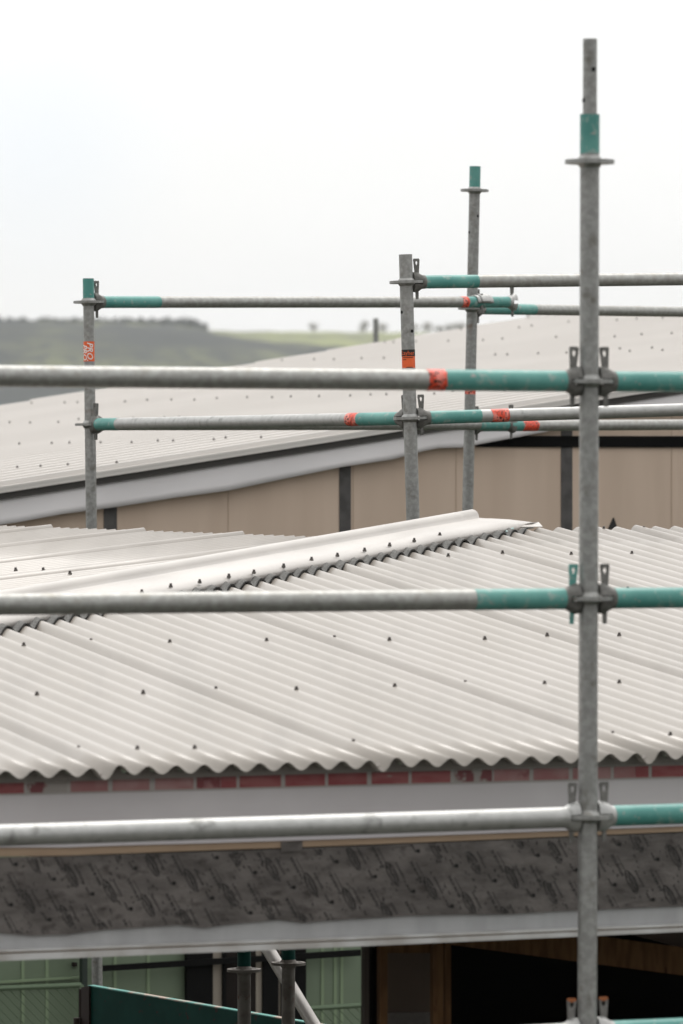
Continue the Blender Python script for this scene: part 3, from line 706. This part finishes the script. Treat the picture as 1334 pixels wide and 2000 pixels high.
def fence(label, x0, x1, yt0, yt1, off):
    a, b = WF(x0, yt0, off), WF(x1, yt1, off); t = thing('mesh_fence', V((a.x, a.y, 0)), label, 'fence', 'wire mesh fence panels')
    mb = MB(); mb.cyl(a, b, .012, 8); mb.cyl(a, V((a.x, a.y, 0)), .014, 8); mb.cyl(b, V((b.x, b.y, 0)), .014, 8); mb.make('fence_frame', WIRE, t)
    mb = MB(); L = (b - a).length; H = 1.3; n = int((L + H) / .045); d = (b - a).normalized()
    for k in range(n):
        s0 = k * .045 - H
        for sg in (1,):
            # strand runs down at 45 degrees, clipped to the panel
            u0, u1 = (s0, s0 + H); zz0, zz1 = (0, -H) if sg > 0 else (-H, 0)
            t0, t1 = max(0, -u0 / H), min(1, (L - u0) / H)
            if t1 <= t0: continue
            p = a + d * (u0 + H * t0) + UP * (zz0 + (zz1 - zz0) * t0); q = a + d * (u0 + H * t1) + UP * (zz0 + (zz1 - zz0) * t1); mb.cyl(p, q, .0022, 4)
    mb.make('fence_wire', WIRE, t)
fence('wire mesh fence panel in front of the green wall, left of the grey post', -40, 158, 1932, 1924, -.35)
fence('wire mesh fence panel low in front of the green wall, beside the timber studs', 604, 712, 1970, 1963, -.35)

# ------------------------------------------------------------------ scaffold standards
def standard(name, pts, label, ros, bands=(), holes=(), m=GALV, r=TR, spigot=None, stickers=None):
    """pts: (px, py, depth) at the top and at a lower point; the post runs on to the ground"""
    T, L = P(*pts[0]), P(*pts[1]); d = (T - L).normalized(); B = T - d * (T.z / d.z)
    t = thing(name, B, label, 'scaffold pole', 'scaffold standards')
    at = lambda py: T - d * ((T - P(0, py, pts[0][2])).z / d.z)
    if spigot is not None:
        S0 = at(spigot); tube('tube', B, S0, r, m, t, 32, r * .86); tube('spigot', S0 - d * .05, T, r * .735, m, t, 28, r * .6)
    else: tube('tube', B, T, r, m, t, 32, r * .86)
    for (y0, y1, mm) in bands: tube('painted_collar', at(y1), at(y0) + d * .0004, r + .0005, mm, t, 32, r * .87)
    for y in ros: rosette(t, at(y), d, m, turn=.2)
    for (y, ang) in holes:
        c = at(y); a = R(ang); n = V((math.sin(a), -math.cos(a), 0)); rr = r if spigot is None or y > spigot else r * .735
        mb = MB(); mb.cyl(c + n * (rr - .004), c + n * (rr + .0006), .0062, 12); mb.make('pin_hole_disc', HOLE, t)  # near-black disc paints the dark of an open hole
    return t, at, d
near, nat, nd = standard('scaffold_standard', [(1152.5, 76, 14.3), (1147, 1990, 14.3)], 'tall blurred galvanised standard in the foreground with a teal collar and spigot', [316, 745, 1169, 1595, 2016],
                         bands=[(224, 300, TEAL)], holes=[(136, 28), (196, -68)], spigot=223)
# small teal overspill on the spigot
mid, mat_, mdv = standard('scaffold_standard', [(792, 497, 21.1), (806.5, 1010, 21.1)], 'sharp grey standard with a black and orange sticker, topped by a rosette', [551, 817], holes=[(610, -55), (647, 40)], r=.0248)
lef, lat, ld = standard('scaffold_standard', [(172.5, 544, 23.3), (178.5, 1020, 23.3)], 'leftmost standard with a teal top and small orange sticker', [590, 829], bands=[(544, 585, TEAL)], r=.0226)
far, fat, fdv = standard('scaffold_standard', [(928, 325, 25.2), (913.5, 990, 25.2)], 'tall far standard with a teal tip, behind the clamp and upper rails', [372, 603, 832], bands=[(325, 368, TEAL)], holes=[(422, 45), (454, -60)])
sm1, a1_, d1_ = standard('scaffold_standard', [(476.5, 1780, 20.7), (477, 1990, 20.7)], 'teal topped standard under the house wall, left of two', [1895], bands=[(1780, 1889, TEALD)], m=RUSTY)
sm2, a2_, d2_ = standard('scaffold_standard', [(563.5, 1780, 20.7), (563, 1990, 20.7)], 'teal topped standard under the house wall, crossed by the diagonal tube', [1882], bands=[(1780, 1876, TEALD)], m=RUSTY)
dist, a3_, d3_ = standard('scaffold_standard', [(734, 622, 50), (734, 900, 50)], 'short distant scaffold post poking up behind the far roof', [], bands=[(680, 690, TEAL)])
# stickers on the standards
def post_patch(t, at, y0, y1, a0, a1, m, name, r=TR, dr=.0006): return patch(name, at(y1), at(y0), r + dr, 0, 1, a0, a1, m, t)
post_patch(mid, mat_, 683, 719, -75, 75, ORANGE, 'sticker', .0248); post_patch(mid, mat_, 683, 696, -75, 75, BLACK, 'sticker_header', .0248, .0012)
def on_post(at, yc, Y, r, rot=False, ang0=0.0):
    c = at(yc)
    def f(x, y):
        if rot: a = y / r + R(ang0); z = -x
        else: a = x / r + R(ang0); z = y
        return c + V((math.sin(a) * r, -math.cos(a) * r, z))
    return f
bent_text('lettering', 'Layher', .0235, ORANGE, mid, on_post(mat_, 690, 21.1, .0264, ang0=-6), sx=.85)
mb = MB()
for (y, a0_, a1_2) in ((698, -55, 40), (702, -55, -20), (717, -20, 35)): post_patch(mid, mat_, y, y + 1.3, a0_, a1_2, BLACK, 'printed_line', .0248, .001)
post_patch(lef, lat, 667, 706, -80, 70, ORANGE, 'sticker', .0226)
bent_text('lettering', 'PRO.', .036, WHITE, lef, on_post(lat, 687, 23.3, .0240, True, 8), .25)
bent_text('lettering', 'PRO', .033, WHITE, lef, on_post(lat, 688, 23.3, .0240, True, -52), .25)
post_patch(far, fat, 752, 770, -75, 75, REDST, 'sticker')

# ------------------------------------------------------------------ ledgers
def ledger(A, B, label, cuts, headA=None, headB=None, m=GALVR, pm=TEAL, r=TR, stick=(), bare=None):
    """tube from A to B (rosette centres when a head is given); cuts = painted spans, stick = sticker spans, as fractions"""
    A, B = V(A), V(B); d = (B - A).normalized(); L = (B - A).length
    t = thing('scaffold_ledger', A.lerp(B, .5), label, 'scaffold rail', 'scaffold ledgers')
    a0 = .07 if headA else 0; b0 = .07 if headB else 0
    tube('tube', A + d * a0, B - d * b0, r, m, t, 32, r * .86)
    for (f0, f1) in cuts: tube('painted_end', A + d * max(f0 * L, a0), A + d * min(f1 * L, L - b0), r + .0004, pm, t, 32, r * .87)
    for (f0, f1, mm, c0, c1) in stick: patch('sticker', A, B, r + .001, f0, f1, c0, c1, mm, t, 16, 8, .005 / L)
    for hd, C, dd in ((headA, A, d), (headB, B, -d)):
        if hd: head(t, C, dd, hd.get('up', UP), hd.get('m', GALVD), hd.get('wm'), hd.get('tip'), hd.get('ws', 0), hd.get('rot', 0))
    return t
def frac(pxA, pxB, px): return (px - pxA) / (pxB - pxA)
# foreground rails, parallel to the eave
NO = P(1151, 945, 14.3)
def NP(px, py): return hit(px, py, NO, RH)
yj = [745, 1169, 1595, 2016]
yl = [732, 1183, 1640, 2096]      # far left ends at px -260
yr = [747, 1165, 1581, 1996]      # right ends at px 1560
names = ['uppermost', 'second', 'third', 'lowest']
for k in range(4):
    C = nat(yj[k]); A = NP(-260, yl[k]); Bq = NP(1600, yr[k]); L = (C - A).length
    fr = lambda px: ((NP(px, yj[k]) - A).dot((C - A).normalized())) / L
    cuts, st, m_ = [], [], GALVR
    if k == 0: cuts = [(fr(860), 1)]; st = [(fr(832), fr(866), REDST, -120, 120)]
    if k == 1: cuts = [(fr(925), 1)]
    if k >= 2: m_ = GALVL
    lab = ['foreground rail, half grey half teal, with a torn red sticker at the change', 'foreground rail crossing the corrugated roof, grey with a teal right end', 'all grey foreground rail crossing the pale wall wrap', 'foreground rail at the bottom edge, left of the near standard'][k]
    ledger(A, C, lab, cuts, None, dict(wm=TEAL if k == 1 else None, m=GALVL if k >= 2 else GALVD, tip=RUST if k == 3 else None, rot=-2), m_, TEAL, .0263, st)
    lab = ['teal scratched foreground rail right of the near standard, level with the far roof', 'teal foreground rail right of the near standard, over the corrugated roof', 'short bright teal foreground rail right of the near standard, over the wall wrap', 'pale teal rail at the bottom right corner'][k]
    LR = (Bq - C).length
    ledger(C, Bq, lab, [(.0 if k < 2 else .02, 1)], dict(m=GALVL if k >= 2 else GALVD, tip=RUST if k == 3 else None, rot=-2 if k == 0 else 0), None, GALVR, TEAL, .0258)
# rails behind the near roof
Lu, Ll = lat(590), lat(829); Mu, Ml = mat_(551), mat_(817); Fu, Fl = fat(603), fat(832)
def ext(A, B, k): return A + (B - A) * k
# left standard -> middle standard
L = (Ml - Ll).length
def fx(A, B, px):      # fraction along A-B that projects to px
    a, b = A - EYE, B - EYE; k = (px - CX) / F
    return (k * a.y - a.x) / ((b.x - a.x) - k * (b.y - a.y))
ledger(Ll, Ml, 'middle height rail from the leftmost standard to the stickered standard, pale grey with teal ends', [(0, fx(Ll, Ml, 232)), (fx(Ll, Ml, 704), 1)], dict(m=GALVD), dict(m=GALVD, rot=2), GALVL, stick=[(fx(Ll, Ml, 683), fx(Ll, Ml, 704), REDST, -110, 110)])
# left standard -> free end beyond the far standard (upper and lower)
Eu = P(1014, 590, 25.12); El = P(1012, 829, 25.12)
ledger(Lu, Eu, 'upper rail from the leftmost standard to the clamp, ending in a free wedge head', [(0, fx(Lu, Eu, 309)), (fx(Lu, Eu, 910), 1)], dict(m=GALVD), dict(m=GALVL), GALVR, stick=[(fx(Lu, Eu, 898), fx(Lu, Eu, 910), REDST, -110, 110)])
ledger(Ll, El, 'hidden lower rail behind the middle height rail, only its ends showing', [(0, .06), (.9, 1)], dict(m=GALVD, ws=-.012), dict(m=GALVD), GALVR)
# middle standard -> right
Er = P(1334, 545, 21.7); Er = ext(Mu, Er, 1.5)
ledger(Mu, Er, 'rail leaving the top of the stickered standard to the right, above the horizon', [(0, fx(Mu, Er, 931))], dict(m=GALVD), None, GALVR)
Er2 = ext(Ml, P(1334, 800, 21.5), 1.5)
ledger(Ml, Er2, 'rail right of the stickered standard with an orange sticker next to its teal end', [(0, fx(Ml, Er2, 938))], dict(m=GALVD), None, GALVL, stick=[(fx(Ml, Er2, 958), fx(Ml, Er2, 992), REDST, -110, 110)])
# far standard -> right
Er3 = ext(Fu, P(1334, 609, 26.6), 1.5); Er4 = ext(Fl, P(1334, 829.5, 26.2), 1.5)
ledger(Fu, Er3, 'thin far rail right of the tall far standard, just under the clamp', [(0, fx(Fu, Er3, 1042))], dict(m=GALVD), None, GALVR)
ledger(Fl, Er4, 'thin far rail right of the tall far standard with a pinkish red sticker, lower one', [(0, fx(Fl, Er4, 1016))], dict(m=GALVD), None, GALVR, stick=[(fx(Fl, Er4, 1018), fx(Fl, Er4, 1046), REDST, -100, 100)])
# clamp that ties the free rail to the far standard
cc = Lu.lerp(Eu, fx(Lu, Eu, 940)); dd = (Eu - Lu).normalized()
ct = thing('tube_clamp', cc, 'pale steel clamp holding the upper rail to the tall far standard', 'clamp')
for (nm, a0, a1, w0, w1, rr, m_) in (('clamp_half', -150, 40, -.048, .048, .031, GALVL), ('clamp_flap', -30, 30, -.028, .028, .036, GALVL)):
    A_, B_ = cc + dd * w0, cc + dd * w1
    o = patch(nm, A_, B_, rr, 0, 1, a0 - 60, a1 - 30, m_, ct); md = o.modifiers.new('thickness', 'SOLIDIFY'); md.thickness = .006
mb = MB(); mb.cyl(cc + V((0, -.02, -.055)), cc + V((0, -.02, .036)), .007, 8); mb.cyl(cc + V((0, -.02, -.05)), cc + V((0, -.02, -.036)), .013, 6); mb.make('clamp_bolt', GALVD, ct)
# diagonal tube and toe board below the house wall
A_ = P(500, 1815, 21.4); B_ = P(612, 2000, 21.2); B_ = ext(A_, B_, 2.2)
br = tube('diagonal_brace', A_, B_, .0245, mat('bright_tube', (.62, .59, .56), .4, .3, var=(.5, .47, .45), vscale=12), None, 28, .02)
tag(br, 'pale diagonal scaffold tube leaning behind the two teal topped standards', 'scaffold brace')
a, b = P(172, 1926, 22.9), P(612, 2001, 21.7); b = ext(a, b, 1.25); dv = (b - a); sd = V((dv.y, -dv.x, 0)).normalized()
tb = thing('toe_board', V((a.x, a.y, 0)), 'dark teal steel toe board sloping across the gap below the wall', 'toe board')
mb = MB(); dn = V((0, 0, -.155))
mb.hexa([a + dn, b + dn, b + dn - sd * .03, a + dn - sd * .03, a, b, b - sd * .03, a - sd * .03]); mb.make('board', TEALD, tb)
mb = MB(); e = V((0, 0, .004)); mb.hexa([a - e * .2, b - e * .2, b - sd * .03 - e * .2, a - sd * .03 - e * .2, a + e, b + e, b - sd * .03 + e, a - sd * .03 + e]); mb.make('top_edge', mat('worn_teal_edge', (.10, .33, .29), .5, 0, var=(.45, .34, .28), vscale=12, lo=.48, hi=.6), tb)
mb = MB(); h_ = a - dv.normalized() * .035
mb.hexa([h_ + dn * 1.0 + sd * .01, a + dv.normalized() * .02 + dn * 1.0 + sd * .01, a + dv.normalized() * .02 + dn - sd * .04, h_ + dn - sd * .04, h_ + dn * .05 + sd * .01, a + dv.normalized() * .02 + V((0, 0, .002)) + sd * .01, a + dv.normalized() * .02 + V((0, 0, .002)) - sd * .04, h_ + dn * .05 - sd * .04])
h2 = a - dv.normalized() * .05
mb.cyl(h2 + dn * .1, h2 + dn * 1.1, .009, 8); mb.cyl(h2 + dn * .85 + sd * .02, h2 + dn * 1.1 + sd * .02, .014, 8)
mb.make('end_bracket', mat('dark_rusty_bracket', (.03, .018, .015), .6, .3), tb)

# ------------------------------------------------------------------ air
hz = bpy.data.materials.new('haze'); hz.use_nodes = True; t = hz.node_tree
for n in list(t.nodes):
    if n.type != 'OUTPUT_MATERIAL': t.nodes.remove(n)
pv = t.nodes.new('ShaderNodeVolumePrincipled'); pv.inputs['Color'].default_value = (.93, .95, .97, 1); pv.inputs['Density'].default_value = 0.72e-4; pv.inputs['Anisotropy'].default_value = 0
t.links.new(pv.outputs[0], t.nodes['Material Output'].inputs['Volume'])
x, z0, z1 = 7100, -1.6, 260
o = mesh('haze', [(-x, -x, z0), (x, -x, z0), (x, x, z0), (-x, x, z0), (-x, -x, z1), (x, -x, z1), (x, x, z1), (-x, x, z1)], [(0, 1, 2, 3), (4, 5, 6, 7), (0, 1, 5, 4), (1, 2, 6, 5), (2, 3, 7, 6), (3, 0, 4, 7)], hz)
o['kind'] = 'stuff'
